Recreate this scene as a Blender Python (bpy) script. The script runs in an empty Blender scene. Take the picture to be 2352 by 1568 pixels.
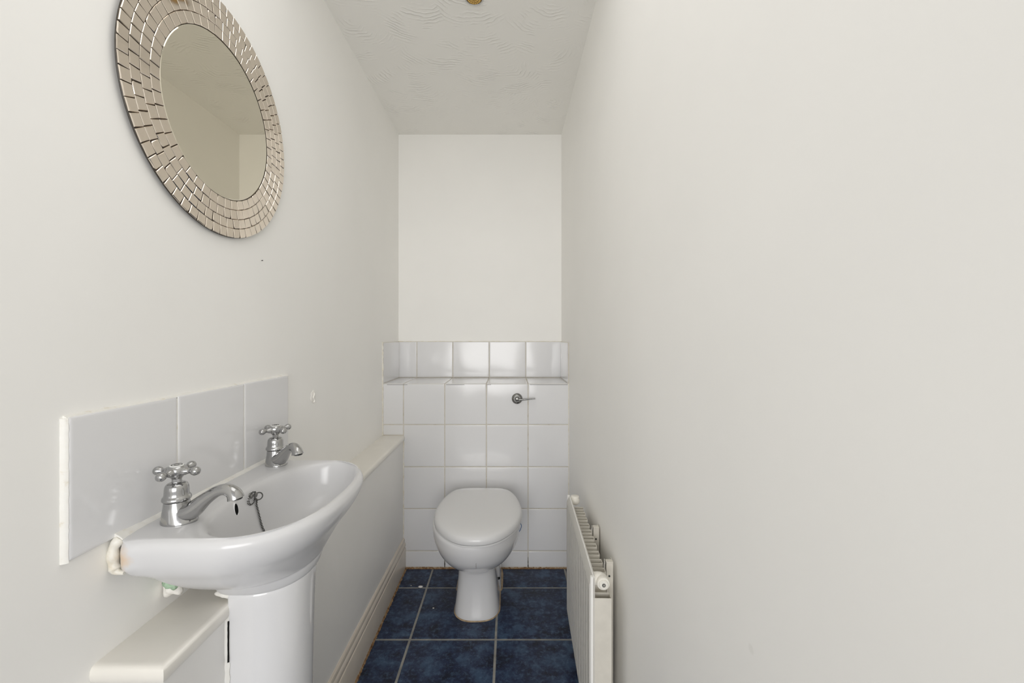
import bpy, bmesh, math, random
from mathutils import Vector, Matrix
import numpy as np
random.seed(7)
PI = math.pi
scn = bpy.context.scene
COL = scn.collection

# ------------------------------------------------------------------ camera
CAMZ = 1.145
cam_d = bpy.data.cameras.new('camera')
cam = bpy.data.objects.new('camera', cam_d); COL.objects.link(cam)
cam.location = (0, 0, CAMZ); cam.rotation_euler = (PI/2, 0, 0)
cam_d.sensor_width = 36; cam_d.lens = 15.0
cam_d.shift_x = 6/2352; cam_d.shift_y = -16/2352
cam_d.clip_start = .02
scn.camera = cam

# ------------------------------------------------------------------ light
world = bpy.data.worlds.new('world'); scn.world = world; world.use_nodes = True
bg = world.node_tree.nodes['Background']
bg.inputs[0].default_value = (1.0, .995, .985, 1); bg.inputs[1].default_value = 0.62

def area(name, loc, rot, sx, sy, energy, col):
    d = bpy.data.lights.new(name, 'AREA'); d.shape = 'RECTANGLE'; d.size = sx; d.size_y = sy
    d.energy = energy; d.color = col
    o = bpy.data.objects.new(name, d); COL.objects.link(o); o.location = loc; o.rotation_euler = rot
    return o
area('hall_window_daylight', (-.95, -4.2, 1.55), (PI/2, 0, 0), 3.2, 2.3, 160, (1, .992, .985))
area('hall_side_fill', (1.6, -4.2, 1.55), (PI/2, 0, .4), 2.0, 2.3, 78, (1, .992, .985))  # added fill towards the left wall; no second window is known there
area('overhead_fill', (-.165, .55, 2.255), (0, 0, 0), .6, 1.1, 2.6, (1, .992, .985))  # unseen soft area light added under the ceiling to lift the side walls
vs = scn.view_settings
vs.view_transform = 'Standard'; vs.look = 'None'; vs.gamma = 1; vs.use_curve_mapping = False
vs.exposure = 0.02
scn.cycles.max_bounces = 14; scn.cycles.diffuse_bounces = 12; scn.cycles.glossy_bounces = 6

# ------------------------------------------------------------------ room measures (metres)
XL, XR = -.6226, .2921
Y0, YB, YN = 2.0896, 2.397, -.55          # cistern box front, back wall, doorway wall
ZC = 2.268
TF = -.6146                                # face of the splashback tiles

# ------------------------------------------------------------------ materials
def nodes(m):
    nt = m.node_tree; return nt, nt.nodes, nt.links
def mat(name, col, rough=.5, metal=0., spec=.5, coat=0.):
    m = bpy.data.materials.new(name); m.use_nodes = True
    b = m.node_tree.nodes['Principled BSDF']
    b.inputs['Base Color'].default_value = (*col, 1); b.inputs['Roughness'].default_value = rough
    b.inputs['Metallic'].default_value = metal; b.inputs['Specular IOR Level'].default_value = spec
    b.inputs['Coat Weight'].default_value = coat
    return m
def pos_noise(m, scale, detail=3, rough=.55, vec=None):
    nt, N, L = nodes(m)
    t = N.new('ShaderNodeTexNoise'); t.inputs['Scale'].default_value = scale
    t.inputs['Detail'].default_value = detail; t.inputs['Roughness'].default_value = rough
    if vec is None:
        g = N.new('ShaderNodeNewGeometry'); vec = g.outputs['Position']
    L.new(vec, t.inputs['Vector']); return t
def ramp(m, src, stops):
    nt, N, L = nodes(m); r = N.new('ShaderNodeValToRGB')
    e = r.color_ramp.elements
    while len(e) < len(stops): e.new(.5)
    for i, (p, c) in enumerate(stops):
        e[i].position = p; e[i].color = (*c, 1) if len(c) == 3 else c
    L.new(src, r.inputs['Fac']); return r.outputs['Color']
def set_col(m, out):
    m.node_tree.links.new(out, m.node_tree.nodes['Principled BSDF'].inputs['Base Color'])
def set_bump(m, h, strength=.3, dist=.001):
    nt, N, L = nodes(m); b = N.new('ShaderNodeBump')
    b.inputs['Strength'].default_value = strength; b.inputs['Distance'].default_value = dist
    L.new(h, b.inputs['Height']); L.new(b.outputs[0], N['Principled BSDF'].inputs['Normal'])
def vary(m, col, amt, scale):
    t = pos_noise(m, scale, 3)
    set_col(m, ramp(m, t.outputs['Fac'], [(.3, tuple(c*(1-amt) for c in col)), (.7, tuple(min(1, c*(1+amt)) for c in col))]))
def math_node(m, op, a, b=None, c=None):
    nt, N, L = nodes(m); n = N.new('ShaderNodeMath'); n.operation = op
    for i, v in enumerate((a, b, c)):
        if v is None: continue
        if isinstance(v, (int, float)): n.inputs[i].default_value = v
        else: L.new(v, n.inputs[i])
    return n.outputs[0]
def vec_node(m, op, a, b=None):
    nt, N, L = nodes(m); n = N.new('ShaderNodeVectorMath'); n.operation = op
    for i, v in enumerate((a, b)):
        if v is None: continue
        if isinstance(v, tuple): n.inputs[i].default_value = v
        else: L.new(v, n.inputs[i])
    return n
def mix_col(m, fac, a, b):
    nt, N, L = nodes(m); n = N.new('ShaderNodeMix'); n.data_type = 'RGBA'
    if isinstance(fac, (int, float)): n.inputs[0].default_value = fac
    else: L.new(fac, n.inputs[0])
    for i, v in ((6, a), (7, b)):
        if isinstance(v, tuple): n.inputs[i].default_value = (*v, 1)
        else: L.new(v, n.inputs[i])
    return n.outputs[2]
def spot(m, centre, r0, r1, wobble=0., wscale=30):
    """1 inside r0 of a world point, 0 beyond r1: a stain with its own shape"""
    nt, N, L = nodes(m); g = N.new('ShaderNodeNewGeometry')
    d = vec_node(m, 'DISTANCE', g.outputs['Position'], tuple(centre)).outputs['Value']
    if wobble:
        t = pos_noise(m, wscale, 3)
        d = math_node(m, 'MULTIPLY_ADD', math_node(m, 'SUBTRACT', t.outputs['Fac'], .5), wobble, d)
    mr = N.new('ShaderNodeMapRange'); L.new(d, mr.inputs['Value'])
    mr.inputs['From Min'].default_value = r1; mr.inputs['From Max'].default_value = r0
    return mr.outputs['Result']

WALLC = (.888, .880, .856)
M = {}
M['wall'] = mat('painted plaster', WALLC, .55, spec=.3)
vary(M['wall'], WALLC, .012, 3.0)
set_bump(M['wall'], pos_noise(M['wall'], 160, 3).outputs['Fac'], .10, .0008)
# right wall: same paint with one faint grey scuff
M['wall_r'] = mat('painted plaster with scuff', WALLC, .55, spec=.3)
t = pos_noise(M['wall_r'], 3.0)
base = ramp(M['wall_r'], t.outputs['Fac'], [(.3, tuple(c*.988 for c in WALLC)), (.7, tuple(c*1.012 for c in WALLC))])
sc_y = XR*980/(1725-1170)
set_col(M['wall_r'], mix_col(M['wall_r'], math_node(M['wall_r'], 'MULTIPLY', spot(M['wall_r'], (XR, sc_y, CAMZ-(1490-768)*sc_y/980), .004, .0068), .12), base, (.45, .44, .40)))
set_bump(M['wall_r'], pos_noise(M['wall_r'], 160, 3).outputs['Fac'], .10, .0008)
# ceiling: combed swirls of textured plaster
mc = M['ceil'] = mat('swirl textured ceiling', (.885, .875, .845), .6, spec=.25)
vary(mc, (.885, .875, .845), .015, 3)
nt, N, L = nodes(mc)
g = N.new('ShaderNodeNewGeometry')
warp = pos_noise(mc, 5, 2)
wv = vec_node(mc, 'MULTIPLY_ADD', warp.outputs['Color'], (.07, .07, 0)); L.new(g.outputs['Position'], wv.inputs[2])
vo = N.new('ShaderNodeTexVoronoi'); vo.inputs['Scale'].default_value = 4.6; L.new(wv.outputs[0], vo.inputs['Vector'])
ctr = vec_node(mc, 'MULTIPLY_ADD', vo.outputs['Color'], (.22, .10, 0)); L.new(vo.outputs['Position'], ctr.inputs[2])
ctr2 = vec_node(mc, 'ADD', ctr.outputs[0], (-.11, -.20, 0))
dv = vec_node(mc, 'SUBTRACT', wv.outputs[0], ctr2.outputs[0])
dz = vec_node(mc, 'MULTIPLY', dv.outputs[0], (1, 1, 0))
dist = vec_node(mc, 'LENGTH', dz.outputs[0]).outputs['Value']
jit = pos_noise(mc, 22, 2)
ph = math_node(mc, 'MULTIPLY_ADD', dist, 400, math_node(mc, 'MULTIPLY', jit.outputs['Fac'], 9))
sn = math_node(mc, 'SINE', ph)
sn = math_node(mc, 'POWER', math_node(mc, 'MULTIPLY_ADD', sn, .5, .5), 3)
mk = pos_noise(mc, 11, 2)
mr = N.new('ShaderNodeMapRange'); L.new(mk.outputs['Fac'], mr.inputs['Value'])
mr.inputs['From Min'].default_value = .47; mr.inputs['From Max'].default_value = .64
h = math_node(mc, 'MULTIPLY', sn, mr.outputs['Result'])
fade = N.new('ShaderNodeMapRange'); L.new(vo.outputs['Distance'], fade.inputs['Value'])
fade.inputs['From Min'].default_value = .75; fade.inputs['From Max'].default_value = .35
h = math_node(mc, 'MULTIPLY', h, fade.outputs['Result'])
set_bump(mc, h, .7, .0035)

M['boxing'] = mat('white painted boxing', (.80, .79, .77), .4, spec=.4)
vary(M['boxing'], (.80, .79, .77), .015, 4)
M['cream'] = mat('cream gloss paint', (.79, .765, .71), .32, spec=.45)
vary(M['cream'], (.79, .765, .71), .03, 9)
set_bump(M['cream'], pos_noise(M['cream'], 45, 3).outputs['Fac'], .2, .001)
M['tile'] = mat('white glazed tile', (.745, .745, .755), .12, spec=.5)
set_bump(M['tile'], pos_noise(M['tile'], 11, 2).outputs['Fac'], .12, .003)
mt = M['tilef'] = mat('white glazed tile with caulk edge', (.80, .80, .805), .12)
# grout, cream, rusty towards nothing but its own stains
mg = M['grout'] = mat('cream tile grout', (.60, .565, .50), .8, spec=.2)
t = pos_noise(mg, 26, 4, .7)
set_col(mg, ramp(mg, t.outputs['Fac'], [(.24, (.46, .40, .31)), (.40, (.60, .565, .50)), (.7, (.66, .635, .575))]))
set_bump(mg, pos_noise(mg, 300, 2).outputs['Fac'], .4, .001)
mg = M['fgrout'] = mat('grey floor grout', (.33, .33, .31), .85, spec=.2)
vary(mg, (.30, .295, .27), .25, 20)
# floor tiles: mottled slate blue
mf = M['floor'] = mat('mottled navy glazed tile', (.03, .04, .07), .36, spec=.28)
n1 = pos_noise(mf, 13, 6, .66); n2 = pos_noise(mf, 60, 6, .72); n3 = pos_noise(mf, 260, 4, .7)
c1 = ramp(mf, n1.outputs['Fac'], [(.38, (.0075, .010, .026)), (.5, (.016, .025, .064)), (.61, (.042, .076, .140))])
f2 = math_node(mf, 'MULTIPLY', math_node(mf, 'SUBTRACT', n2.outputs['Fac'], .50), 3.2)
f2 = math_node(mf, 'MAXIMUM', f2, 0)
f3 = math_node(mf, 'MAXIMUM', math_node(mf, 'MULTIPLY', math_node(mf, 'SUBTRACT', n3.outputs['Fac'], .53), 4.0), 0)
f2 = math_node(mf, 'MINIMUM', math_node(mf, 'MULTIPLY_ADD', math_node(mf, 'MULTIPLY', f3, n1.outputs['Fac']), .8, f2), 1)
set_col(mf, mix_col(mf, f2, c1, (.095, .155, .245)))
set_bump(mf, n2.outputs['Fac'], .18, .0015)
# ceramics
M['ceramic'] = mat('white vitreous china', (.735, .735, .745), .09, spec=.5, coat=.3)
M['lid'] = mat('white plastic seat', (.70, .70, .705), .2, spec=.45)
mb = M['basin'] = mat('white vitreous china basin with rust stain', (.655, .655, .665), .17, spec=.5)
st = spot(mb, (-.597, .652, .8000), .006, .023, .022, 70)
set_col(mb, mix_col(mb, math_node(mb, 'MULTIPLY', st, .62), (.655, .655, .665), (.72, .47, .24)))
M['chrome'] = mat('worn chrome', (.47, .47, .47), .12, 1.)
t = pos_noise(M['chrome'], 90, 4)
nt, N, L = nodes(M['chrome'])
mr = N.new('ShaderNodeMapRange'); L.new(t.outputs['Fac'], mr.inputs['Value'])
mr.inputs['To Min'].default_value = .05; mr.inputs['To Max'].default_value = .25
L.new(mr.outputs['Result'], N['Principled BSDF'].inputs['Roughness'])
M['dull_chrome'] = mat('dull pitted chrome', (.26, .26, .25), .28, 1.)
vary(M['dull_chrome'], (.26, .26, .25), .35, 160)
M['dark_metal'] = mat('tarnished chain metal', (.12, .12, .115), .3, 1.)
M['black'] = mat('dark void', (.006, .006, .006), .8, spec=.1)
M['cap'] = mat('white enamel cap', (.8, .8, .78), .2)
M['ringmark'] = mat('black cap ring', (.03, .03, .03), .4)
# mirror
M['mirror'] = mat('tinted mirror glass', (.80, .755, .635), .015, 1.)
M['mtile'] = mat('bronze mirror mosaic', (.88, .79, .69), .06, 1.)
M['mgrout'] = mat('dark brown mosaic bed', (.055, .042, .030), .7, spec=.3)
M['mrim'] = mat('dark brown mirror rim', (.045, .036, .027), .5)
# sealants
ms = M['sealant'] = mat('yellowed silicone sealant', (.80, .78, .70), .45)
t = pos_noise(ms, 45, 4, .65)
set_col(ms, ramp(ms, t.outputs['Fac'], [(.3, (.70, .63, .50)), (.5, (.80, .77, .69)), (.75, (.83, .82, .78))]))
set_bump(ms, pos_noise(ms, 120, 3).outputs['Fac'], .4, .002)
mw_ = M['whiteseal'] = mat('white silicone sealant', (.83, .82, .79), .45)
t = pos_noise(mw_, 40, 4, .65)
set_col(mw_, ramp(mw_, t.outputs['Fac'], [(.26, (.66, .60, .48)), (.40, (.81, .795, .75)), (.75, (.84, .835, .81))]))
set_bump(mw_, pos_noise(mw_, 120, 3).outputs['Fac'], .25, .0015)
mr_ = M['rust'] = mat('rust stained sealant', (.30, .18, .09), .75, spec=.2)
t = pos_noise(mr_, 60, 5, .7)
set_col(mr_, ramp(mr_, t.outputs['Fac'], [(.32, (.09, .040, .016)), (.48, (.25, .145, .07)), (.62, (.38, .27, .16)), (.75, (.50, .42, .31))]))
set_bump(mr_, t.outputs['Fac'], .6, .003)
M['tan'] = mat('tan stained sealant', (.42, .32, .21), .6, spec=.3)
vary(M['tan'], (.40, .30, .19), .25, 50)
M['plaster'] = mat('bare white filler', (.85, .83, .79), .8, spec=.2)
set_bump(M['plaster'], pos_noise(M['plaster'], 180, 3).outputs['Fac'], .5, .002)
M['green'] = mat('pale green putty', (.36, .50, .36), .7)
vary(M['green'], (.36, .50, .36), .2, 120)
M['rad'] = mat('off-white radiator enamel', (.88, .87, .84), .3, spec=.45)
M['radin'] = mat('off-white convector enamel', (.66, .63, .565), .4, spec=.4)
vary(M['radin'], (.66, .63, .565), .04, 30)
M['cappl'] = mat('ivory plastic valve', (.80, .775, .71), .3)
M['blue'] = mat('blue plastic', (.02, .09, .24), .4)
M['gold'] = mat('amber lamp facet', (.62, .40, .12), .22, .7)
M['goldbed'] = mat('brown lamp reflector', (.10, .05, .015), .35, .6)
M['skirt'] = mat('cream skirting paint', (.66, .60, .52), .2, spec=.5)
vary(M['skirt'], (.66, .60, .52), .04, 14)
M['doorpaint'] = mat('white door frame paint', (.8, .79, .76), .35)

# ------------------------------------------------------------------ mesh helpers
def finish(bm, name, m, parent=None, smooth=True, angle=35, loc=None):
    bmesh.ops.recalc_face_normals(bm, faces=bm.faces[:])
    me = bpy.data.meshes.new(name); bm.to_mesh(me); bm.free()
    if m: me.materials.append(m)
    if smooth:
        me.polygons.foreach_set('use_smooth', [True]*len(me.polygons))
        me.set_sharp_from_angle(angle=math.radians(angle))
    o = bpy.data.objects.new(name, me); COL.objects.link(o)
    if parent: o.parent = parent
    if loc: o.location = loc
    return o
def share(name, me, parent, mw):
    o = bpy.data.objects.new(name, me); COL.objects.link(o); o.parent = parent; o.matrix_local = mw
    return o
def thing(name, label, cat, loc=(0, 0, 0), rotz=0, group=None):
    o = bpy.data.objects.new(name, None); COL.objects.link(o)
    o.empty_display_size = .05; o.location = loc; o.rotation_euler = (0, 0, rotz)
    o['label'] = label; o['category'] = cat
    if group: o['group'] = group
    return o
def tag(o, label, cat, kind=None):
    o['label'] = label; o['category'] = cat
    if kind: o['kind'] = kind
    return o
def box(bm, x0, x1, y0, y1, z0, z1, bev=0, seg=2):
    vs_ = [bm.verts.new((x, y, z)) for x in (x0, x1) for y in (y0, y1) for z in (z0, z1)]
    fs = [bm.faces.new([vs_[i] for i in f]) for f in ((0, 1, 3, 2), (4, 6, 7, 5), (0, 4, 5, 1), (2, 3, 7, 6), (0, 2, 6, 4), (1, 5, 7, 3))]
    if bev:
        es = list({e for f in fs for e in f.edges})
        bmesh.ops.bevel(bm, geom=es, offset=bev, segments=seg, profile=.5, affect='EDGES')
def loft(bm, rings, cap0=True, cap1=True, closed=True):
    vr = [[bm.verts.new(p) for p in r] for r in rings]
    n = len(vr[0])
    for a, b in zip(vr, vr[1:]):
        for k in range(n if closed else n-1):
            q = (a[k], a[(k+1) % n], b[(k+1) % n], b[k])
            try: bm.faces.new(q)
            except ValueError: pass
    if cap0: bm.faces.new(vr[0])
    if cap1: bm.faces.new(vr[-1])
    return vr
def cr(rows, sub=4):
    """Catmull-Rom resampling of a table of rows"""
    P = np.array(rows, float); n = len(P); out = []
    for i in range(n-1):
        p0, p1, p2, p3 = P[max(i-1, 0)], P[i], P[i+1], P[min(i+2, n-1)]
        for k in range(sub):
            t = k/sub
            out.append(.5*((2*p1)+(-p0+p2)*t+(2*p0-5*p1+4*p2-p3)*t*t+(-p0+3*p1-3*p2+p3)*t**3))
    out.append(P[-1]); return out
def sgnpow(v, e): return math.copysign(abs(v)**e, v)
def sup(cf, cs, z, ff, fb, s, nf, nb, fdir, N_=96):
    """superellipse ring; fdir 'x' = forward +X, 'y' = forward -Y"""
    r = []
    for k in range(N_):
        t = 2*PI*k/N_; c, sn_ = math.cos(t), math.sin(t)
        n = nf if c >= 0 else nb
        F = (ff if c >= 0 else fb)*sgnpow(c, 2/n); S = s*sgnpow(sn_, 2/n)
        r.append((cf+F, cs+S, z) if fdir == 'x' else (cs+S, cf-F, z))
    return r
def lathe(bm, prof, n=32, mtx=None, cap=True, cx=None):
    rings = []
    for r, z in ((float(a), float(b)) for a, b in prof):
        rr = [Vector((r*math.cos(2*PI*k/n), r*math.sin(2*PI*k/n), z)) for k in range(n)]
        rings.append([mtx @ p for p in rr] if mtx else rr)
    return loft(bm, rings, cap, cap)
def tube(bm, pts, radii, n=14, cap=True):
    pts = [Vector(p) for p in pts]
    radii = [float(r) for r in radii] if hasattr(radii, '__len__') else [radii]*len(pts)
    rings = []; up = None
    for i, p in enumerate(pts):
        d = (pts[min(i+1, len(pts)-1)]-pts[max(i-1, 0)]).normalized()
        if up is None:
            up = d.orthogonal().normalized()
        up = (up-d*up.dot(d)).normalized(); w = d.cross(up)
        rings.append([p+radii[i]*(math.cos(2*PI*k/n)*up+math.sin(2*PI*k/n)*w) for k in range(n)])
    return loft(bm, rings, cap, cap)
def sphere(bm, c, r, u=12, v=8, sc=(1, 1, 1)):
    prof = [(r*math.sin(PI*i/v), -r*math.cos(PI*i/v)) for i in range(v+1)]
    prof[0] = (r*.02, prof[0][1]); prof[-1] = (r*.02, prof[-1][1])
    lathe(bm, prof, u, Matrix.Translation(c) @ Matrix.Diagonal((*sc, 1)))
def torus(bm, c, R, r, axis, n=14, k=6):
    axis = Vector(axis).normalized(); u = axis.orthogonal().normalized(); w = axis.cross(u); c = Vector(c)
    vr = []
    for i in range(n):
        a = 2*PI*i/n; d = math.cos(a)*u+math.sin(a)*w
        vr.append([bm.verts.new(c+d*(R+r*math.cos(2*PI*j/k))+axis*(r*math.sin(2*PI*j/k))) for j in range(k)])
    for i in range(n):
        for j in range(k):
            bm.faces.new((vr[i][j], vr[(i+1) % n][j], vr[(i+1) % n][(j+1) % k], vr[i][(j+1) % k]))
def struct(name, label, cat, bm, m, **kw):
    return tag(finish(bm, name, m, **kw), label, cat, 'structure')

# ------------------------------------------------------------------ setting
bm = bmesh.new(); box(bm, XL-.1, XL, YN, YB+.1, 0, ZC)
wall_left = struct('wall_left', 'off-white painted wall behind the round mirror and basin', 'wall', bm, M['wall'], smooth=False)
bm = bmesh.new(); box(bm, XR, XR+.1, YN, YB+.1, 0, ZC)
wall_right = struct('wall_right', 'long plain off-white painted wall behind the radiator', 'wall', bm, M['wall_r'], smooth=False)
bm = bmesh.new(); box(bm, XL, XR, YB, YB+.1, 0, ZC)
wall_back = struct('wall_back', 'off-white end wall above the row of white tiles', 'wall', bm, M['wall'], smooth=False)
bm = bmesh.new(); box(bm, XL-.1, XR+.1, YN-.1, YB+.1, ZC, ZC+.1)
ceiling = struct('ceiling', 'white ceiling with combed swirl plaster texture', 'ceiling', bm, M['ceil'], smooth=False)
bm = bmesh.new()
box(bm, XL-.1, -.60, YN-.1, YN, 0, ZC); box(bm, .27, XR+.1, YN-.1, YN, 0, ZC); box(bm, -.60, .27, YN-.1, YN, 2.15, ZC)
struct('wall_front', 'off-white wall around the open doorway', 'wall', bm, M['wall'], smooth=False)

# tiles ---------------------------------------------------------------------
def tile_mesh(name, w, h, t, m, inset=.004, steps=4, drop=.0014):
    """cushion-edged tile in local XY, face at z = 0"""
    bm = bmesh.new()
    def rect(i, z, r):
        pts = []
        w2, h2 = w/2-i, h/2-i
        for cx, cy, a0 in ((w2-r, h2-r, 0), (-w2+r, h2-r, PI/2), (-w2+r, -h2+r, PI), (w2-r, -h2+r, 1.5*PI)):
            for k in range(3):
                a = a0+k*PI/4; pts.append((cx+r*math.cos(a), cy+r*math.sin(a), z))
        return pts
    rings = [rect(0, -t, .0012), rect(0, -drop, .0012)]
    for k in range(1, steps):
        u = k/(steps-1); rings.append(rect(inset*u*u*.5+inset*u*.5, -drop*(1-u)**2, .0012))
    loft(bm, rings)
    me_o = finish(bm, name, m, angle=60); me = me_o.data
    bpy.data.objects.remove(me_o); return me
def frame(c, ax, ay, az):
    mm = Matrix((ax, ay, az)).transposed().to_4x4(); mm.translation = c; return mm
EX, EY, EZ = Vector((1, 0, 0)), Vector((0, 1, 0)), Vector((0, 0, 1))
def wig(s=.0012):
    return Matrix.Rotation(random.uniform(-s, s), 4, 'X') @ Matrix.Rotation(random.uniform(-s, s), 4, 'Y')
G = .0042
_cache = {}
def put_tile(parent, c, w, h, t, m, ax, ay, az, inset=.004, s=.0012, name='tile', drop=.0014):
    key = (round(w, 4), round(h, 4), t, m.name, inset)
    if key not in _cache: _cache[key] = tile_mesh('tile', w, h, t, m, inset, drop=drop)
    return share(name, _cache[key], parent, frame(c, ax, ay, az) @ wig(s))

bm = bmesh.new(); box(bm, XL-.1, XR+.1, YN-.1, YB+.1, -.1, -.0012)
floor = struct('floor', 'floor of mottled navy blue tiles with grey grout', 'floor', bm, M['fgrout'], smooth=False)
fx = [XL, -.374, -.0515, .270, XR]
fy = [1.931-.328*k for k in range(-1, 9)]
fy = sorted([y for y in fy if YN < y < Y0]+[YN, Y0])
FG = .0085
for xa, xb in zip(fx, fx[1:]):
    if xb-xa < .03: xb_, xa_ = xb, xa+FG*.5
    for ya, yb in zip(fy, fy[1:]):
        w, h_ = xb-xa-FG, yb-ya-FG
        put_tile(floor, Vector(((xa+xb)/2, (ya+yb)/2, 0)), w, h_, .004, M['floor'], EX, EY, EZ, .003, .0006, drop=.0010)

# cistern boxing -------------------------------------------------------------
ZL = .9045
bm = bmesh.new(); box(bm, XL, XR, Y0+.0011, YB, 0, ZL-.0012)
cist = struct('wall_cistern', 'white tiled cistern boxing with ledge behind the toilet', 'tiled boxing', bm, M['grout'], smooth=False)
tx = [XL, -.5190, -.3168, -.1128, .0914, XR]
tz = [0.006, .0853, .292, .497, .7036, ZL]
for i, (xa, xb) in enumerate(zip(tx, tx[1:])):
    for j, (za, zb) in enumerate(zip(tz, tz[1:])):
        if i == 0:
            if j < 3: continue
            if j == 3: za = .652
        xa2 = xa+.003 if i == 0 else xa
        put_tile(cist, Vector(((xa2+xb)/2, Y0, (za+zb)/2)), xb-xa2-G, zb-za-G, .005, M['tile'], EX, EZ, -EY)
    put_tile(cist, Vector(((xa+xb)/2, (Y0+YB)/2-.004, ZL)), xb-xa-G, YB-Y0-.012, .005, M['tile'], EX, EY, EZ)
# row above the ledge on the back wall and the two short returns
bm = bmesh.new(); zt = 1.1065
box(bm, XL, XR, YB-.0052, YB, ZL, zt-.001)
gr = finish(bm, 'grout', M['grout'], wall_back, smooth=False)
for xa, xb in zip(tx, tx[1:]):
    put_tile(wall_back, Vector(((xa+xb)/2, YB-.0065, (ZL+zt)/2)), xb-xa-G, zt-ZL-G, .005, M['tile'], EX, EZ, -EY)
bm = bmesh.new(); box(bm, XL, XL+.0052, Y0-.002, YB-.005, ZL, zt-.001)
finish(bm, 'grout', M['grout'], wall_left, smooth=False)
put_tile(wall_left, Vector((XL+.0065, (Y0+YB)/2-.004, (ZL+zt)/2)), YB-Y0-.012, zt-ZL-G, .005, M['tile'], EY, EZ, EX)
bm = bmesh.new(); box(bm, XR-.0052, XR, Y0-.002, YB-.005, ZL, zt-.001)
finish(bm, 'grout', M['grout'], wall_right, smooth=False)
put_tile(wall_right, Vector((XR-.0065, (Y0+YB)/2-.004, (ZL+zt)/2)), YB-Y0-.012, zt-ZL-G, .005, M['tile'], -EY, EZ, -EX)

# pipe boxing, ledge board and skirting --------------------------------------
XBX = -.520; ZBX = .651
bm = bmesh.new(); box(bm, XL, XBX, .6425, Y0, 0, ZBX-.028)
boxing = struct('wall_boxing', 'low white painted pipe boxing running behind the pedestal', 'pipe boxing', bm, M['boxing'], smooth=False)
bm = bmesh.new()
nose = [(-.004, 0), (.001, -.0005), (.0045, -.0025), (.0068, -.007), (.0075, -.013), (.0068, -.019), (.0045, -.0245), (.001, -.028), (-.004, -.0285)]
prof = [(XL, ZBX)]+[(XBX+x, ZBX+z) for x, z in nose]+[(XL, ZBX-.0285)]
rr = []
for i, (x, z) in enumerate(nose):           # the moulding returns round the open end
    rr.append([(XL, .6405-x*1.1, ZBX+z), (XBX+x, .6405-x*1.1, ZBX+z), (XBX+x, Y0, ZBX+z), (XL, Y0, ZBX+z)])
loft(bm, rr)
struct('trim_1', 'cream painted ledge board on top of the pipe boxing', 'ledge', bm, M['cream'], angle=40)
bm = bmesh.new()
sp = [(0, .149), (.0035, .149), (.0065, .146), (.0085, .140), (.0080, .1335), (.0068, .132), (.0078, .1305), (.0105, .126), (.0122, .119), (.0118, .112),
      (.0098, .1075), (.0092, .104), (.0118, .103), (.0130, .100), (.0130, .003), (0, .003)]
loft(bm, [[(XBX+x, .985, z) for x, z in sp], [(XBX+x, Y0, z) for x, z in sp]])
base = struct('baseboard_left', 'cream moulded skirting board along the pipe boxing', 'skirting board', bm, M['skirt'], angle=25)
def wavy_strip(p0, p1, w, h, nrm, m, parent, name='sealant_strip', n=60, seed=0, up=EZ, var=.35):
    """irregular bead of sealant along a line: nrm points away from the wall"""
    rnd = random.Random(seed); bm = bmesh.new(); rings = []
    p0, p1 = Vector(p0), Vector(p1); nrm = Vector(nrm)
    for k in range(n+1):
        p = p0.lerp(p1, k/n); a = w*rnd.uniform(1-var, 1+var*.6); b = h*rnd.uniform(1-var, 1+var*.7)
        rings.append([p-nrm*.001, p+nrm*a, p+nrm*a*.8+up*b*.35, p+nrm*a*.35+up*b*.8, p+up*b-nrm*.001])
    loft(bm, rings); return finish(bm, name, m, parent, angle=70)
wavy_strip((XBX+.013, .985, 0), (XBX+.013, Y0, 0), .0062, .0075, EX, M['rust'], base, seed=1, n=150)
wavy_strip((XBX+.013, Y0, 0), (-.20, Y0, 0), .0065, .0060, -EY, M['rust'], cist, seed=2, n=70)
wavy_strip((-.04, Y0, 0), (XR, Y0, 0), .0052, .0050, -EY, M['rust'], cist, seed=3, n=70)
wavy_strip((XBX, Y0, .15), (XBX, Y0, ZBX-.028), .0035, .0045, -EY, M['sealant'], cist, seed=4, n=40, up=EX)
wavy_strip((XR, Y0, .01), (XR, Y0, ZL), .0035, .004, -EY, M['sealant'], cist, seed=5, n=40, up=-EX)
wavy_strip((XL, Y0, .652), (XL, Y0, ZL), .004, .005, -EY, M['sealant'], cist, seed=6, n=30, up=EX)
wavy_strip((XL, Y0, ZL), (XL, Y0, zt), .005, .006, -EY, M['sealant'], cist, seed=16, n=20, up=EX)
wavy_strip((XL, YB, zt-.002), (XR, YB, zt-.002), .006, .004, -EY, M['sealant'], wall_back, seed=17, n=30)
# dark open joints low down on the tiles
for xx in (tx[2], tx[4]):
    bm = bmesh.new()
    rr = []
    for k in range(9):
        z = .006+.05*k/8; a = .0018*(1-k/8*.7)*random.uniform(.7, 1.3)
        rr.append([(xx-a, Y0-.0006, z), (xx+a, Y0-.0006, z), (xx+a, Y0+.003, z), (xx-a, Y0+.003, z)])
    loft(bm, rr); finish(bm, 'mould_stain', M['black'], cist, smooth=False)
# dark crack along the front edge of the ledge
for xa, xb in ((-.31, -.22), (-.11, -.09), (.10, .285), (-.60, -.50)):
    bm = bmesh.new(); box(bm, xa, xb, Y0-.0002, Y0+.002, ZL-.0062, ZL-.0048); finish(bm, 'crack', M['black'], cist, smooth=False)

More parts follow.
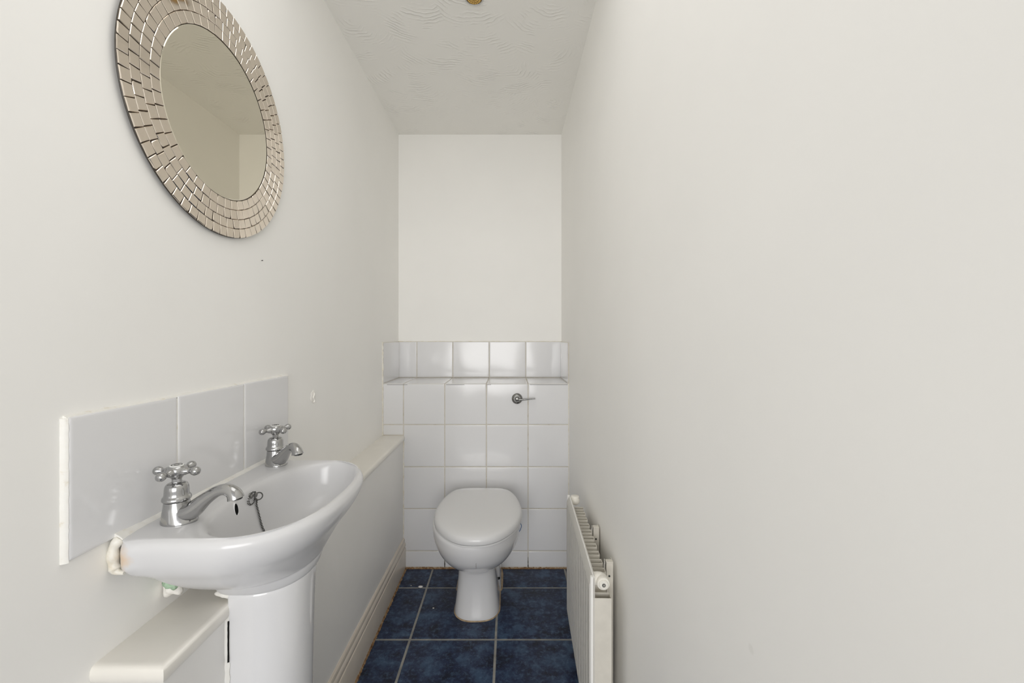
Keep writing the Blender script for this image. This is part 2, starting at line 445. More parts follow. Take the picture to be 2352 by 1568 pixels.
# ------------------------------------------------------------------ splashback
sy = [.5945, .7915, .9905, 1.1885]
bm = bmesh.new(); box(bm, XL, TF-.0015, sy[0]+.0025, sy[-1]-.001, .829, 1.0265)
spl = tag(finish(bm, 'tile_splashback', M['whiteseal'], smooth=False), 'three white square tiles as a splashback over the basin', 'splashback')
for i, (ya, yb) in enumerate(zip(sy, sy[1:])):
    put_tile(spl, Vector((TF, (ya+yb)/2, .9285+.001*i)), yb-ya-.003, .201, .0075, M['tile'], EY, EZ, EX, .005, name='tile')
wavy_strip((XL, sy[0], .826), (XL, sy[0], 1.028), .0042, .0075, -EY, M['whiteseal'], spl, 'edge_grout', 40, 8, up=EX, var=.06)
wavy_strip((XL, sy[0], 1.0285), (XL, sy[-1], 1.032), .0035, .0065, EZ, M['whiteseal'], spl, 'edge_grout', 60, 9, up=EX, var=.15)

# ------------------------------------------------------------------ basin
BY = .872; BC = -.49
basin = thing('wash_basin', 'white ceramic wash basin with two taps, fixed under the splashback', 'basin', (0, 0, 0))
BK = TF+.0015
#  z, front x, back x, half width, nf, nb
outer = [(.667, -.405, -.545, .090, 2.2, 4), (.672, -.398, -.550, .097, 2.2, 4), (.686, -.393, -.556, .105, 2.2, 4), (.6935, -.3915, -.562, .110, 2.2, 4), (.6995, -.388, -.572, .126, 2.2, 4),
         (.714, -.381, -.590, .151, 2.25, 5), (.733, -.3705, BK, .1755, 2.3, 6), (.754, -.3560, BK, .1935, 2.35, 8),
         (.769, -.3445, BK, .2060, 2.4, 8), (.785, -.3335, BK, .2145, 2.4, 8), (.800, -.3260, BK, .2185, 2.4, 8), (.814, -.322, BK, .2190, 2.4, 8),
         (.8225, -.3245, BK, .2150, 2.4, 8), (.8268, -.329, BK, .2090, 2.4, 8)]
inner = [(.8275, -.334, -.563, .2060, 2.35, 4), (.8260, -.3390, -.550, .2010, 2.3, 2.7), (.8220, -.3420, -.5430, .1965, 2.25, 2.4), (.812, -.3440, -.5380, .1930, 2.2, 2.3),
         (.790, -.3485, -.5320, .1870, 2.2, 2.3), (.765, -.357, -.5260, .1775, 2.15, 2.3), (.742, -.374, -.5195, .1600, 2.1, 2.2),
         (.722, -.397, -.509, .1270, 2.0, 2.1), (.708, -.425, -.500, .0850, 2.0, 2.0), (.703, -.455, -.487, .0300, 2, 2)]
cen = [BC]*len(outer)+[-.455, -.440]+[-.435]*6+[-.455, -.470]
outer = [r+(c,) for r, c in zip(outer, cen)]; inner = [r+(c,) for r, c in zip(inner, cen[len(outer):])]
rows = cr(outer+inner, 4)
wide = {.667: 0, .6995: .0, .714: -.012, .733: -.022, .754: -.014, .769: .006, .785: .0120, .800: .0095, .8225: .0085, .8268: .0085}
wz = sorted(wide)
rings = []
for i, r in enumerate(rows):
    rg = sup(r[6], BY, r[0], r[1]-r[6], r[6]-r[2], r[3], r[4], r[5], 'x', 160)
    ex = float(np.interp(r[0], wz, [wide[q] for q in wz])) if i <= 4*(len(outer)-1) else 0
    for k, p in enumerate(rg):           # the body is squarer and deeper towards the wall
        c = math.cos(2*PI*k/160); u = min(1, max(0, -c/.45)); u = u*u*(3-2*u)
        y = p[1]-BY; rg[k] = (p[0], BY+y*(1+ex*u/max(r[3], .05)), p[2])
    rings.append(rg)
bm = bmesh.new(); loft(bm, rings)
from mathutils.bvhtree import BVHTree
bvh = BVHTree.FromBMesh(bm)
def bowl_back(y, z):
    h_ = bvh.ray_cast(Vector((-.45, y, z)), Vector((-1, 0, 0))); return h_[0].x
finish(bm, 'bowl', M['basin'], basin, angle=75)
# collar under the bowl has a fine joint above the pedestal; waste hole; overflow
bm = bmesh.new(); lathe(bm, [(.021, 0), (.021, .002), (.017, .003), (.015, .001)], 24, Matrix.Translation((-.468, BY, .7028)))
finish(bm, 'waste_ring', M['chrome'], basin)
ow = Vector((bowl_back(.834, .803)-.0008, .834, .803))
ovm = Matrix.Translation(ow) @ Matrix.Rotation(math.radians(80), 4, 'Y') @ Matrix.Rotation(math.radians(-6), 4, 'X') @ Matrix.Diagonal((1.12, .62, 1, 1))
bm = bmesh.new(); lathe(bm, [(.0095, .0005), (.0108, .0022), (.0122, .0010)], 28, ovm, cap=False)
lathe(bm, [(.0122, .0010), (.0126, -.003)], 28, ovm, cap=False)
ov = finish(bm, 'overflow', M['ceramic'], basin)
bm = bmesh.new(); lathe(bm, [(.0099, -.002), (.0099, .0016)], 28, ovm)
finish(bm, 'overflow_hole', M['black'], ov)
# sealant along the wall, lumpy at the near corner
bm = bmesh.new(); rnd = random.Random(4); rr = []
for k in range(80):
    y = .664+(1.085-.664)*k/79; lump = max(0, 1-k/9)
    a = .008*rnd.uniform(.93, 1.07)+.006*lump; b = .006*rnd.uniform(.93, 1.07)+.003*lump
    rr.append([(TF-.001, y, .824), (TF+a, y, .8255), (TF+a*.8, y, .8265+b*.3), (TF+a*.35, y, .8265+b*.75), (TF-.001, y, .8265+b*1.1)])
loft(bm, rr); finish(bm, 'sealant_bead', M['whiteseal'], basin, angle=70)
bm = bmesh.new(); rr = []
pts = cr([(-.609, .668, .825), (-.6118, .6642, .820), (-.6145, .6628, .812), (-.6152, .6628, .800), (-.6150, .6633, .790), (-.6130, .6635, .782), (-.609, .6630, .7770), (-.598, .6630, .7750)], 6)
rad_ = [(.0076+.0008*math.sin(i*.45))*(1-.6*max(0, i-30)/12) for i in range(len(pts))]
tube(bm, pts, rad_, 12); finish(bm, 'sealant_lump', M['sealant'], basin, angle=80)

# pedestal
ped = thing('basin_pedestal', 'white ceramic pedestal standing under the basin against the boxing', 'pedestal', (0, 0, 0))
prow = [(0, -.402, .097), (.03, -.404, .096), (.07, -.411, .089), (.2, -.415, .083), (.4, -.413, .083), (.58, -.409, .085), (.662, -.4055, .0885), (.667, -.409, .085)]
rows = cr(prow, 4)
bm = bmesh.new()
loft(bm, [sup(-.49, BY, r[0], r[1]+.49, .029, r[2]+.004, 2.2, 12, 'x', 80) for r in rows])
finish(bm, 'column', M['ceramic'], ped, angle=60)
bm = bmesh.new(); rr = []
for k in range(30):
    z = .30+.345*k/29; a = .0028*rnd.uniform(.6, 1.3)
    rr.append([(XBX, BY-.087-a-.003, z), (XBX+.004+a, BY-.0885-a*.3, z), (XBX+.004, BY-.08, z), (XBX, BY-.08, z)])
loft(bm, rr); finish(bm, 'sealant_bead', M['whiteseal'], ped, angle=70)
bm = bmesh.new(); rr = []
for k in range(20):
    z = .545+.075*k/19; a = .0004*rnd.uniform(.2, 1.6)
    rr.append([(XBX+.0045, BY-.0915-a, z), (XBX+.0068, BY-.0905, z), (XBX+.0045, BY-.0895+a, z)])
loft(bm, rr); finish(bm, 'joint_gap', M['black'], ped, smooth=False)

# lumps of filler under the basin
lump = thing('putty_lump', 'lump of white and green putty under the basin', 'putty', (-.6005, .765, .7000)); lump.scale = (1.15, 1.15, 1.1)
bm = bmesh.new(); bmesh.ops.create_icosphere(bm, subdivisions=3, radius=1)
for v in bm.verts:
    n = .82+.25*math.sin(v.co.x*4.1+1)*math.cos(v.co.z*3.3)+rnd.uniform(-.04, .04)
    v.co = Vector((v.co.x*.019*n-.002, v.co.y*.013*n, v.co.z*.021*n-.004))
finish(bm, 'filler', M['plaster'], lump, angle=80)
bm = bmesh.new(); bmesh.ops.create_icosphere(bm, subdivisions=3, radius=1)
for v in bm.verts:
    n = .85+.22*math.sin(v.co.x*5.1)*math.cos(v.co.y*4+1)+rnd.uniform(-.05, .05)
    v.co = Vector((v.co.x*.0135*n+.003, v.co.y*.010*n-.0075, v.co.z*.0125*n+.006))
finish(bm, 'green_putty', M['green'], lump, angle=80)
bm = bmesh.new(); bmesh.ops.create_icosphere(bm, subdivisions=3, radius=1)
for v in bm.verts:
    n = .85+.2*math.sin(v.co.x*4)*math.cos(v.co.y*3+1)+rnd.uniform(-.04, .04)
    v.co = Vector((-.520+v.co.x*.026*n, .790+v.co.y*.012*n, .667+v.co.z*.0095*n))
tag(finish(bm, 'sealant_dab', M['plaster'], None, angle=80), 'white dab of sealant where basin, ledge and pedestal meet', 'sealant')

# ------------------------------------------------------------------ taps
def make_tap(label, loc, rotz, handle_rot, group=None):
    t = thing('basin_tap', label, 'tap', loc, rotz); t.scale = (.98, .98, .945)
    bm = bmesh.new()
    prof = cr([(0, .0050, .0285, .0245), (.0030, .0050, .0285, .0245), (.008, .0040, .0268, .0236), (.016, .0022, .0240, .0218), (.026, .0006, .0206, .0198), (.0375, 0, .0188, .0188)], 4)
    loft(bm, [[(r[1]+r[2]*math.cos(2*PI*k/40), r[3]*math.sin(2*PI*k/40), r[0]) for k in range(40)] for r in prof])
    body = finish(bm, 'body', M['chrome'], t, angle=60)
    bm = bmesh.new()
    sp_ = cr([(.000, 0, .0155), (.014, 0, .0150), (.031, 0, .0225), (.053, 0, .0415), (.075, 0, .0560), (.091, 0, .0592), (.1020, 0, .0545), (.1065, 0, .0485), (.1080, 0, .0440)], 5)
    sr = [x[0] for x in cr([(.0185,), (.0175,), (.0155,), (.0116,), (.0098,), (.0101,), (.0112,), (.0125,), (.0132,)], 5)]
    tube(bm, sp_, sr, 24); finish(bm, 'spout', M['chrome'], t, angle=60)
    bm = bmesh.new(); lathe(bm, [(.0100, .0430), (.0102, .0443)], 20, Matrix.Translation((.108, 0, 0)))
    lathe(bm, [(.0085, .0420), (.0104, .0437)], 20, Matrix.Translation((.108, 0, 0)))
    finish(bm, 'outlet', M['chrome'], t)
    bm = bmesh.new()
    lathe(bm, cr([(.0180, .0375), (.0180, .0388), (.0212, .0396), (.0215, .0425), (.0208, .0450), (.0190, .0475), (.0182, .0520), (.0178, .0600), (.0165, .0655), (.0135, .0690), (.0080, .0705)], 3), 40)
    finish(bm, 'bonnet', M['chrome'], t, angle=50)
    bm = bmesh.new(); lathe(bm, [(.0183, .0370), (.0186, .0376), (.0186, .0392), (.0183, .0396)], 32); finish(bm, 'washer', M['ringmark'], t)
    bm = bmesh.new(); lathe(bm, [(.0072, .069), (.0072, .079)], 8); finish(bm, 'spindle', M['chrome'], t, smooth=False)
    bm = bmesh.new()
    lathe(bm, cr([(.0080, .0775), (.0098, .0800), (.0125, .0840), (.0150, .0885), (.0152, .0930), (.0140, .0970), (.0112, .1000)], 3), 32)
    for q in range(4):
        mm = Matrix.Rotation(handle_rot+q*PI/2, 4, 'Z') @ Matrix.Translation((0, 0, .0905)) @ Matrix.Rotation(PI/2, 4, 'Y')
        pr = cr([(.0080, .010), (.0068, .0165), (.0048, .0215), (.0046, .0245), (.0062, .0275), (.0077, .0315), (.0076, .0350), (.0058, .0385), (.0020, .0402)], 3)
        lathe(bm, pr, 18, mm)
    hd = finish(bm, 'handle', M['chrome'], t, angle=60)
    bm = bmesh.new(); lathe(bm, [(.0105, .0995), (.0105, .1010), (.0095, .1015)], 28); finish(bm, 'cap', M['cap'], hd)
    bm = bmesh.new(); torus(bm, (0, 0, .1015), .0078, .0006, (0, 0, 1), 28, 6); torus(bm, (0, 0, .1015), .0035, .0005, (0, 0, 1), 18, 6)
    finish(bm, 'cap_ring', M['ringmark'], hd)
    return t
ZD = .8270
make_tap('chrome cross-head tap with its long spout turned square to the tiles', (-.5675, .728, ZD), math.radians(-4), math.radians(3))
make_tap('chrome cross-head tap beside the last splashback tile, spout turned aslant', (-.574, 1.047, ZD), math.radians(-36), math.radians(6))

# ------------------------------------------------------------------ plug chain
ch = thing('plug_chain', 'short dark bead chain without plug hanging inside the basin', 'chain', (bowl_back(.886, .810)-.0006, .886, .810))
bm = bmesh.new(); lathe(bm, [(.0062, -.003), (.0062, .0012), (.0045, .003), (.0028, .005), (.0028, .009), (.0044, .0105), (.0044, .013), (.002, .0145)], 18, Matrix.Rotation(math.radians(75), 4, 'Y'))
finish(bm, 'stay', M['dull_chrome'], ch)
bm = bmesh.new(); torus(bm, (.013, .007, -.003), .0072, .0012, (.5, -.75, .2), 20, 8); finish(bm, 'link_ring', M['dark_metal'], ch)
bm = bmesh.new()
for k in range(17):
    a = 2*PI*k/17+.3
    torus(bm, (.0060+.0012*math.sin(a), -.0035+.0125*math.cos(a), -.0035+.0125*math.sin(a)), .0018, .00075, (.3, math.sin(a*3), math.cos(a*2)), 8, 5)
cp = cr([(.010, .006, -.010), (.0085, .0065, -.025), (.0100, .0070, -.045), (.0140, .0065, -.064), (.0175, .0065, -.0800)], 6)
so = Vector(ch.location)
cp = [Vector((max(p[0], bowl_back(so.y+p[1], so.z+p[2])+.0026-so.x), p[1], p[2])) for p in cp]
for i, p in enumerate(cp):
    torus(bm, p, .0018, .00075, (1, .3*(-1)**i, .2), 8, 5)
sphere(bm, Vector(cp[-1])+Vector((.001, .001, -.002)), .0022, 8, 6)
finish(bm, 'beads', M['dark_metal'], ch)

# ------------------------------------------------------------------ mirror
mir = thing('round_mirror', 'round wall mirror with four rings of bronze mosaic tiles', 'mirror', (XL, .9125, 1.6045))
mir.matrix_world = frame(Vector((XL, .9125, 1.6045)), EY, EZ, EX)
R0, R1, TH = .2485, .1663, .0105
bm = bmesh.new(); lathe(bm, [(R0-.0085, 0), (R0-.0060, .002), (R0-.0006, TH-.0030), (R0-.0012, TH-.0016)], 128)
finish(bm, 'backing', M['mrim'], mir, angle=30)
bm = bmesh.new(); lathe(bm, [(R0-.003, TH-.003), (R0-.003, TH-.0013)], 128); finish(bm, 'mosaic_bed', M['mgrout'], mir, angle=30)
bm = bmesh.new(); lathe(bm, [(R1-.0012, TH-.002), (R1-.0012, TH-.0010), (R1-.0030, TH-.0004)], 160)
finish(bm, 'glass', M['mirror'], mir, angle=15)
bm = bmesh.new(); torus(bm, (0, 0, TH-.0012), R1, .0011, (0, 0, 1), 160, 6); finish(bm, 'glass_edge', M['mgrout'], mir)
ringw = (R0-.001-R1)/4
counts = (50, 56, 62, 68)
for q in range(4):
    ra, rb = R1+q*ringw+.0004, R1+(q+1)*ringw-.0004
    n = counts[q]; da = 2*PI/n; variants = []
    for v_ in range(5):
        bm = bmesh.new(); rnd = random.Random(q*10+v_); gap = .0007/rb+.00015
        j = lambda s: rnd.uniform(-s, s)
        cs = [(ra+j(.0003), -da/2+gap+j(.0035)), (rb+j(.0003), -da/2+gap+j(.0035)), (rb+j(.0003), da/2-gap+j(.0035)), (ra+j(.0003), da/2-gap+j(.0035))]
        P = [Vector((r*math.cos(a), r*math.sin(a), 0)) for r, a in cs]
        if v_ == 4:   # chipped corner
            k = rnd.randrange(4); p, a, b = P[k], P[k-1], P[(k+1) % 4]
            P[k:k+1] = [p.lerp(a, .22), p.lerp((a+b)/2, .12), p.lerp(b, .25)]
        c = sum(P, Vector())/len(P)
        off = lambda d: [p+(c-p).normalized()*d for p in P]
        loft(bm, [[p+EZ*(TH-.0016) for p in P], [p+EZ*(TH-.0001) for p in P], [p+EZ*(TH+.0008) for p in off(.0011)]])
        o = finish(bm, 'mosaic_tile', M['mtile'], smooth=False); variants.append(o.data); bpy.data.objects.remove(o)
    ph = random.uniform(0, da)
    for k in range(n):
        a = ph+k*da
        low = math.sin(a) < -.55
        v_ = 4 if random.random() < (.28 if low else .05) else random.randrange(4)
        c = Vector(((ra+rb)/2*math.cos(a), (ra+rb)/2*math.sin(a), TH))
        s = .0045
        tilt = Matrix.Translation(c) @ Matrix.Rotation(random.gauss(0, s), 4, 'X') @ Matrix.Rotation(random.gauss(0, s), 4, 'Y') @ Matrix.Translation(-c)
        share('mosaic_tile', variants[v_], mir, tilt @ Matrix.Rotation(a, 4, 'Z'))

# nail and patch on the left wall
yn = -XL*980/(1170-600); zn = CAMZ-(598-768)*yn/980
bm = bmesh.new(); lathe(bm, [(.0006, -.01), (.0006, .003), (.0013, .003), (.0013, .0038)], 12, Matrix.Translation((XL, yn, zn)) @ Matrix.Rotation(PI/2, 4, 'Y'))
tag(finish(bm, 'wall_nail', M['black'], None), 'tiny dark nail in the wall below the round mirror', 'nail')
yp = -XL*980/(1170-719); zp = CAMZ-(911-768)*yp/980
pt = thing('wall_patch', 'small white torn patch of filler on the wall past the splashback', 'patch', (XL, yp, zp))
bm = bmesh.new(); bmesh.ops.create_icosphere(bm, subdivisions=3, radius=1)
for v in bm.verts:
    n = 1+.18*math.sin(v.co.z*9+v.co.y*3)
    v.co = Vector((max(-.001, v.co.x*.003*n), v.co.y*.0150*n-.002, v.co.z*.0205*(1+.1*math.sin(v.co.y*5))))
finish(bm, 'filler', M['plaster'], pt, angle=80)
bm = bmesh.new(); rr = []
for k in range(12):
    z = -.017+.034*k/11; y = -.002+.0035*math.sin(k*.9); a = .0035*math.sin(PI*(k+.5)/12)
    rr.append([(.0005, y-a*.3, z), (.0055, y, z), (.0045, y+a, z), (.0005, y+a, z)])
loft(bm, rr); finish(bm, 'torn_flap', M['plaster'], pt, angle=70)

# ------------------------------------------------------------------ toilet
TX = -.127
wc = thing('toilet', 'white back-to-wall toilet with closed lid', 'toilet', (0, 0, 0))
#  z, front y, half width, nf, rear y, nb
pan = [(0, 1.701, .0935, 2.6, 2.05, 5), (.012, 1.701, .0930, 2.6, 2.05, 5), (.05, 1.711, .0880, 2.6, 2.05, 5), (.11, 1.7185, .0815, 2.5, 2.05, 5), (.165, 1.7155, .0770, 2.4, 2.05, 5), (.195, 1.704, .0770, 2.3, 2.05, 5),
       (.212, 1.672, .0930, 2.1, 2.05, 4), (.232, 1.632, .1210, 2.05, 2.05, 3.5), (.260, 1.592, .1470, 2.05, 2.06, 3.2), (.295, 1.556, .1680, 2.0, 2.07, 3), (.335, 1.534, .1800, 2.0, 2.08, 3), (.365, 1.525, .1825, 2.0, 2.086, 3),
       (.382, 1.524, .1815, 2.0, 2.087, 3), (.389, 1.530, .1750, 2.0, 2.085, 3)]
rows = cr(pan, 4)
bm = bmesh.new()
loft(bm, [sup(1.80, TX-.008, r[0], 1.80-r[1], r[4]-1.80, r[2], r[3], r[5], 'y', 96) for r in rows])
pn = finish(bm, 'pan', M['ceramic'], wc, angle=70)
# rear skirt of the foot with its fixing hole
rs = cr([(0, .0985), (.01, .0985), (.06, .0960), (.14, .0930), (.24, .0930)], 3)
bm = bmesh.new(); loft(bm, [sup(1.98, TX-.008, r[0], .10, .108, r[1], 5, 9, 'y', 64) for r in rs])
finish(bm, 'foot', M['ceramic'], wc, angle=60)
bm = bmesh.new()
lathe(bm, [(.0055, -.004), (.0055, .0012)], 16, Matrix.Translation((-.0465, 1.897, .062)) @ Matrix.Rotation(-.9, 4, 'Z') @ Matrix.Rotation(PI/2, 4, 'Y'))
finish(bm, 'fixing_hole', M['black'], wc)
# lid outline: y from rear to front, half width
half = [(1.992, .0), (1.992, .050), (1.989, .082), (1.977, .113), (1.955, .135), (1.905, .156), (1.845, .170), (1.775, .1785), (1.715, .1755), (1.665, .1640), (1.627, .1475), (1.590, .1240), (1.558, .0960), (1.535, .0660), (1.5225, .0350), (1.519, 0)]
hp = cr(half, 4)
outl = [(TX+w, y) for y, w in hp]+[(TX-w, y) for y, w in hp[-2:0:-1]]
LC = (TX, 1.755)
def lid_ring(s, z, inset=0):
    return [(LC[0]+(x-LC[0])*s, LC[1]+(y-LC[1])*s, z+(LC[1]+(y-LC[1])*s-1.755)*.026) for x, y in outl]
bm = bmesh.new()
loft(bm, [lid_ring(s, z) for s, z in cr([(.97, .3965), (.993, .398), (1.0, .402), (1.002, .409), (.996, .416), (.980, .4225), (.95, .4275), (.90, .4315), (.80, .4355), (.6, .4385), (.3, .4396), (.04, .44)], 3)])
finish(bm, 'lid', M['lid'], wc, angle=75)
bm = bmesh.new(); loft(bm, [lid_ring(s, z) for s, z in ((.955, .3875), (.982, .3878), (.986, .391), (.982, .3955), (.955, .3958))])
finish(bm, 'seat', M['lid'], wc, angle=60)
for sx in (-1, 1):
    bm = bmesh.new(); lathe(bm, [(.012, .386), (.012, .402), (.009, .408)], 20, Matrix.Translation((TX+sx*.075, 2.004, 0)))
    finish(bm, 'hinge', M['lid'], wc)
# drip mark
bm = bmesh.new(); rr = []
def pan_front(z):
    zs = [r[0] for r in pan]; return float(np.interp(z, zs, [r[1] for r in pan]))
for k in range(10):
    z = .288+.03*k/9; a = .0009*random.uniform(.4, 1.2); y = pan_front(z)
    x = TX+.006+random.uniform(-.001, .001)
    rr.append([(x-a, y-.0016, z), (x+a, y-.0016, z), (x+a, y+.001, z), (x-a, y+.001, z)])
loft(bm, rr); finish(bm, 'drip_mark', mat('grey drip stain', (.28, .27, .25), .5), pn, smooth=False)
# stained bead around the foot
def bead(name, cf, cs, ff, fb, sw, nf, nb, w, h_, seed):
    rnd = random.Random(seed); bm = bmesh.new(); N_ = 96
    ph_ = [rnd.uniform(0, 6) for _ in range(4)]
    def rg(off, z):
        out = []
        for k, p in enumerate(sup(cf, cs, z, ff, fb, sw, nf, nb, 'y', N_)):
            q = Vector((p[0]-cs, p[1]-cf, 0)); q.x /= sw; q.y /= max(ff, fb); d = q.normalized()
            a = 2*PI*k/N_; j = 1+.22*math.sin(3*a+ph_[0])+.15*math.sin(7*a+ph_[1])+.1*math.sin(17*a+ph_[2])
            out.append((p[0]+d.x*off*(j if off > 0 else 1), p[1]+d.y*off*(j if off > 0 else 1), z))
        return out
    loft(bm, [rg(-.004, .0002), rg(w, .0002), rg(w*.8, h_*.45), rg(w*.25, h_), rg(-.004, h_*.9)], False, False)
    return finish(bm, name, M['tan'], wc, angle=70)
bead('sealant_ring', 1.80, TX-.008, 1.80-1.701, .25, .0935, 2.6, 5, .0034, .0045, 12)
bead('sealant_ring', 1.98, TX-.008, .10, .106, .0985, 5, 9, .0075, .0045, 13)

# blue hook clipped over the rim
bm = bmesh.new()
hk = [(1187, 1196), (1193, 1199), (1197.5, 1206), (1196, 1214), (1192, 1222), (1190, 1223), (1189, 1216), (1188.5, 1206)]
hy = 1.735
tube(bm, cr([((u-1170)*hy/980, hy, CAMZ-(v-768)*hy/980) for u, v in hk], 5), .0013, 8)
tag(finish(bm, 'freshener_hook', M['blue'], None), 'thin blue plastic hook clipped on the toilet rim', 'hook')

# ------------------------------------------------------------------ flush lever
fl = thing('flush_lever', 'dull chrome flush lever on the tiled boxing', 'lever', (.0378, Y0, .8315))
rm = Matrix.Rotation(PI/2, 4, 'X')
bm = bmesh.new(); lathe(bm, [(.0255, 0), (.0262, .002), (.0255, .005), (.0225, .0085), (.016, .0105), (.0155, .0095)], 40, rm)
finish(bm, 'rose', M['dull_chrome'], fl, angle=40)
bm = bmesh.new(); lathe(bm, cr([(.013, .008), (.0132, .016), (.012, .022), (.008, .026), (.002, .0272)], 3), 28, rm)
finish(bm, 'hub', M['dull_chrome'], fl)
bm = bmesh.new()
lp = cr([(-.002, -.021, -.002), (.02, -.0225, -.002), (.05, -.026, .0005), (.087, -.030, .0045)], 6)
lr = np.linspace(.0052, .0030, len(lp))
tube(bm, lp, list(lr), 14); finish(bm, 'lever_arm', M['dull_chrome'], fl)

# ------------------------------------------------------------------ radiator
RYN, RL, RZ0, RZ1 = 1.074, .545, .088, .5365
rad = thing('radiator', 'white ribbed panel radiator with convector fins on the wall', 'radiator', (.2005, RYN, 0), -math.atan(.030))
bm = bmesh.new()
ny = 15*24; zs = [RZ0, RZ0+.012, RZ0+.02, RZ0+.028, RZ0+.036, RZ1-.040, RZ1-.032, RZ1-.025, RZ1-.022, RZ1-.002, RZ1]
ms_ = [0, 0, 0, .5, 1, 1, .5, 0, 0, 0, 0]
xo = [.009, .0015, 0, 0, 0, 0, 0, 0, .001, .0085, .0105]
grid = []
for i in range(ny+1):
    y = RL*i/ny; edge = min(y, RL-y)
    ph = (y/RL*15) % 1
    inm = min(1, max(0, (edge-.010)/.008))
    rib = min(1, max(0, (.40-abs(ph-.5))/.16)); rib = rib*rib*(3-2*rib)
    er = .005*max(0, 1-edge/.005)**2
    grid.append([bm.verts.new((xo[k]+er+.0110*ms_[k]*(1-rib)*inm, y, zs[k])) for k in range(len(zs))])
for a, b in zip(grid, grid[1:]):
    for k in range(len(zs)-1): bm.faces.new((a[k], b[k], b[k+1], a[k+1]))
bmesh.ops.solidify(bm, geom=bm.faces[:], thickness=-.004)
finish(bm, 'front_panel', M['rad'], rad, angle=50)
bm = bmesh.new(); box(bm, .0138, .0152, .003, RL-.003, RZ0+.004, RZ1-.001, .001, 2)
finish(bm, 'back_panel', M['rad'], rad, angle=40)
bm = bmesh.new(); tube(bm, [(.0112, .002, RZ1-.001), (.0112, RL-.002, RZ1-.001)], .0018, 10)
tube(bm, [(.0075, .0015, RZ0), (.0075, .0015, RZ1)], .0045, 10); tube(bm, [(.0075, RL-.0015, RZ0), (.0075, RL-.0015, RZ1)], .0045, 10)
finish(bm, 'welded_seam', M['rad'], rad)
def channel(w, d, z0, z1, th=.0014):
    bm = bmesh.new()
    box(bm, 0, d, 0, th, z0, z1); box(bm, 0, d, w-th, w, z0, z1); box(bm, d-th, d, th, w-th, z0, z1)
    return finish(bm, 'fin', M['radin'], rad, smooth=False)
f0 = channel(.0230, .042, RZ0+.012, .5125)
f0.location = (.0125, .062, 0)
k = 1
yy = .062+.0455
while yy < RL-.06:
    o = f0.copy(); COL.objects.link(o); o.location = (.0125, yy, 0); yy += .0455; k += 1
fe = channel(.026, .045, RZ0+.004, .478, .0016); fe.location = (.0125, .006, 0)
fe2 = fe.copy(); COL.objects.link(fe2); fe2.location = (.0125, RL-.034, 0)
# hanging lugs behind the fins
for yy in (.090, .300):
    bm = bmesh.new()
    pr = [(.0545, 0), (.057, .002), (.0595, .012), (.0615, .030), (.0605, .030), (.058, .013), (.0555, .0035), (.0545, .002)]
    loft(bm, [[(x, yy+y, z) for x, y in pr] for z in (.30, .519)])
    finish(bm, 'hanging_lug', M['rad'], rad, angle=40)
    bm = bmesh.new(); box(bm, .0605, .0775, yy-.004, yy-.0015, .13, .528, .0008, 1); box(bm, .0605, .079, yy-.004, yy+.014, .524, .5265, .0008, 1)
    box(bm, .0765, .0785, yy-.004, yy+.022, .13, .528, .0006, 1)
    br = finish(bm, 'wall_bracket', M['radin'], rad, angle=40)
    bm = bmesh.new(); lathe(bm, [(.0028, 0), (.0028, .0016)], 12, Matrix.Translation((.068, yy-.0038, .490)) @ Matrix.Rotation(PI/2, 4, 'X'))
    finish(bm, 'screw', M['dark_metal'], br)
# tappings: near plug and far cap
bm = bmesh.new()
tube(bm, cr([(.010, .030, .512), (.026, .028, .5165), (.036, .022, .5165), (.037, .010, .5155)], 5), [.0135, .0145, .0150, .0155, .0158]+[.0158]*11, 22)
sphere(bm, (.032, .026, .517), .0160, 20, 12)
vb = finish(bm, 'valve_body', M['cappl'], rad, angle=60)
pm = Matrix.Translation((.0365, .010, .5165)) @ Matrix.Rotation(PI/2, 4, 'X')
bm = bmesh.new(); lathe(bm, [(.0158, -.004), (.0162, 0), (.0162, .006), (.0150, .0085), (.0118, .0088), (.0115, .0120), (.0102, .0135), (.0055, .0136)], 32, pm)
pg = finish(bm, 'valve_plug', M['cappl'], vb, angle=40)
bm = bmesh.new(); lathe(bm, [(.0046, .0130), (.0046, .0146), (.0030, .0147), (.0030, .0136)], 16, pm); finish(bm, 'bleed_screw', M['dull_chrome'], vb)
bm = bmesh.new()
tube(bm, [(.010, RL-.018, .523), (.030, RL-.018, .5235)], .012, 18); sphere(bm, (.030, RL-.020, .5235), .0165, 24, 14, (1, 1, 1))
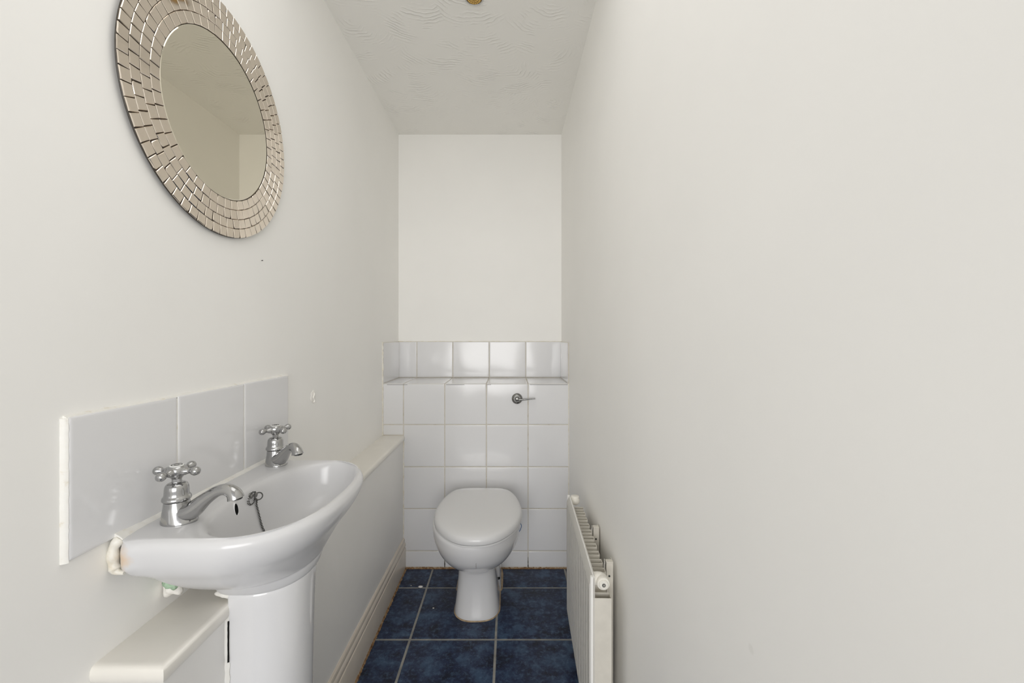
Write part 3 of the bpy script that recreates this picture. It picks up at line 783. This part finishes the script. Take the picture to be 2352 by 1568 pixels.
lathe(bm, [(.0150, .009), (.0150, .0155), (.0135, .0165)], 24, Matrix.Translation((.030, RL-.016, .5235)))
finish(bm, 'end_cap', M['cappl'], rad, angle=60)

# ------------------------------------------------------------------ ceiling lamp
cl = thing('ceiling_spotlight', 'small round spotlight with amber faceted face in the ceiling', 'spotlight', (-.118, 1.425, ZC))
bm = bmesh.new(); lathe(bm, [(.0305, 0), (.0305, -.0025), (.0290, -.0040), (.0262, -.0042), (.0252, -.0025)], 48, cap=False)
lathe(bm, [(.0252, -.0025), (.0252, 0)], 48, cap=False); finish(bm, 'rim', M['chrome'], cl, angle=40)
bm = bmesh.new(); lathe(bm, [(.0252, -.0004), (.0252, -.0016)], 40); finish(bm, 'reflector', M['goldbed'], cl)
for ra, rb, n in ((.0015, .0085, 6), (.0092, .0165, 12), (.0172, .0240, 18)):
    bm = bmesh.new(); da = 2*PI/n
    P = [Vector((r*math.cos(a), r*math.sin(a), 0)) for r, a in ((ra, -da*.45), (rb, -da*.45), (rb, da*.45), (ra, da*.45))]
    c = sum(P, Vector())/4
    loft(bm, [[p-EZ*.0012 for p in P], [p-EZ*.0022 for p in P], [p.lerp(c, .2)-EZ*.0028 for p in P]])
    o = finish(bm, 'facet', M['gold'], None, smooth=False); me = o.data; bpy.data.objects.remove(o)
    for k in range(n): share('facet', me, cl, Matrix.Rotation(k*da+n*.1, 4, 'Z'))

# ------------------------------------------------------------------ crumbs on the floor
def crumb(x, y, s, label):
    bm = bmesh.new(); bmesh.ops.create_icosphere(bm, subdivisions=2, radius=1)
    for v in bm.verts:
        v.co = Vector((x+v.co.x*s*random.uniform(.8, 1.1), y+v.co.y*s*.6, max(0, s*.3+v.co.z*s*.35)))
    tag(finish(bm, 'plaster_crumb', M['plaster'], None, angle=60), label, 'crumb')
crumb(-.402, 1.932, .0115, 'white plaster crumb on the grout line near the skirting')
crumb(-.448, 1.945, .003, 'tiny white plaster speck on the tile closest to the skirting')
crumb(-.318, 1.785, .0040, 'small white plaster speck on the blue tile beside the toilet foot')
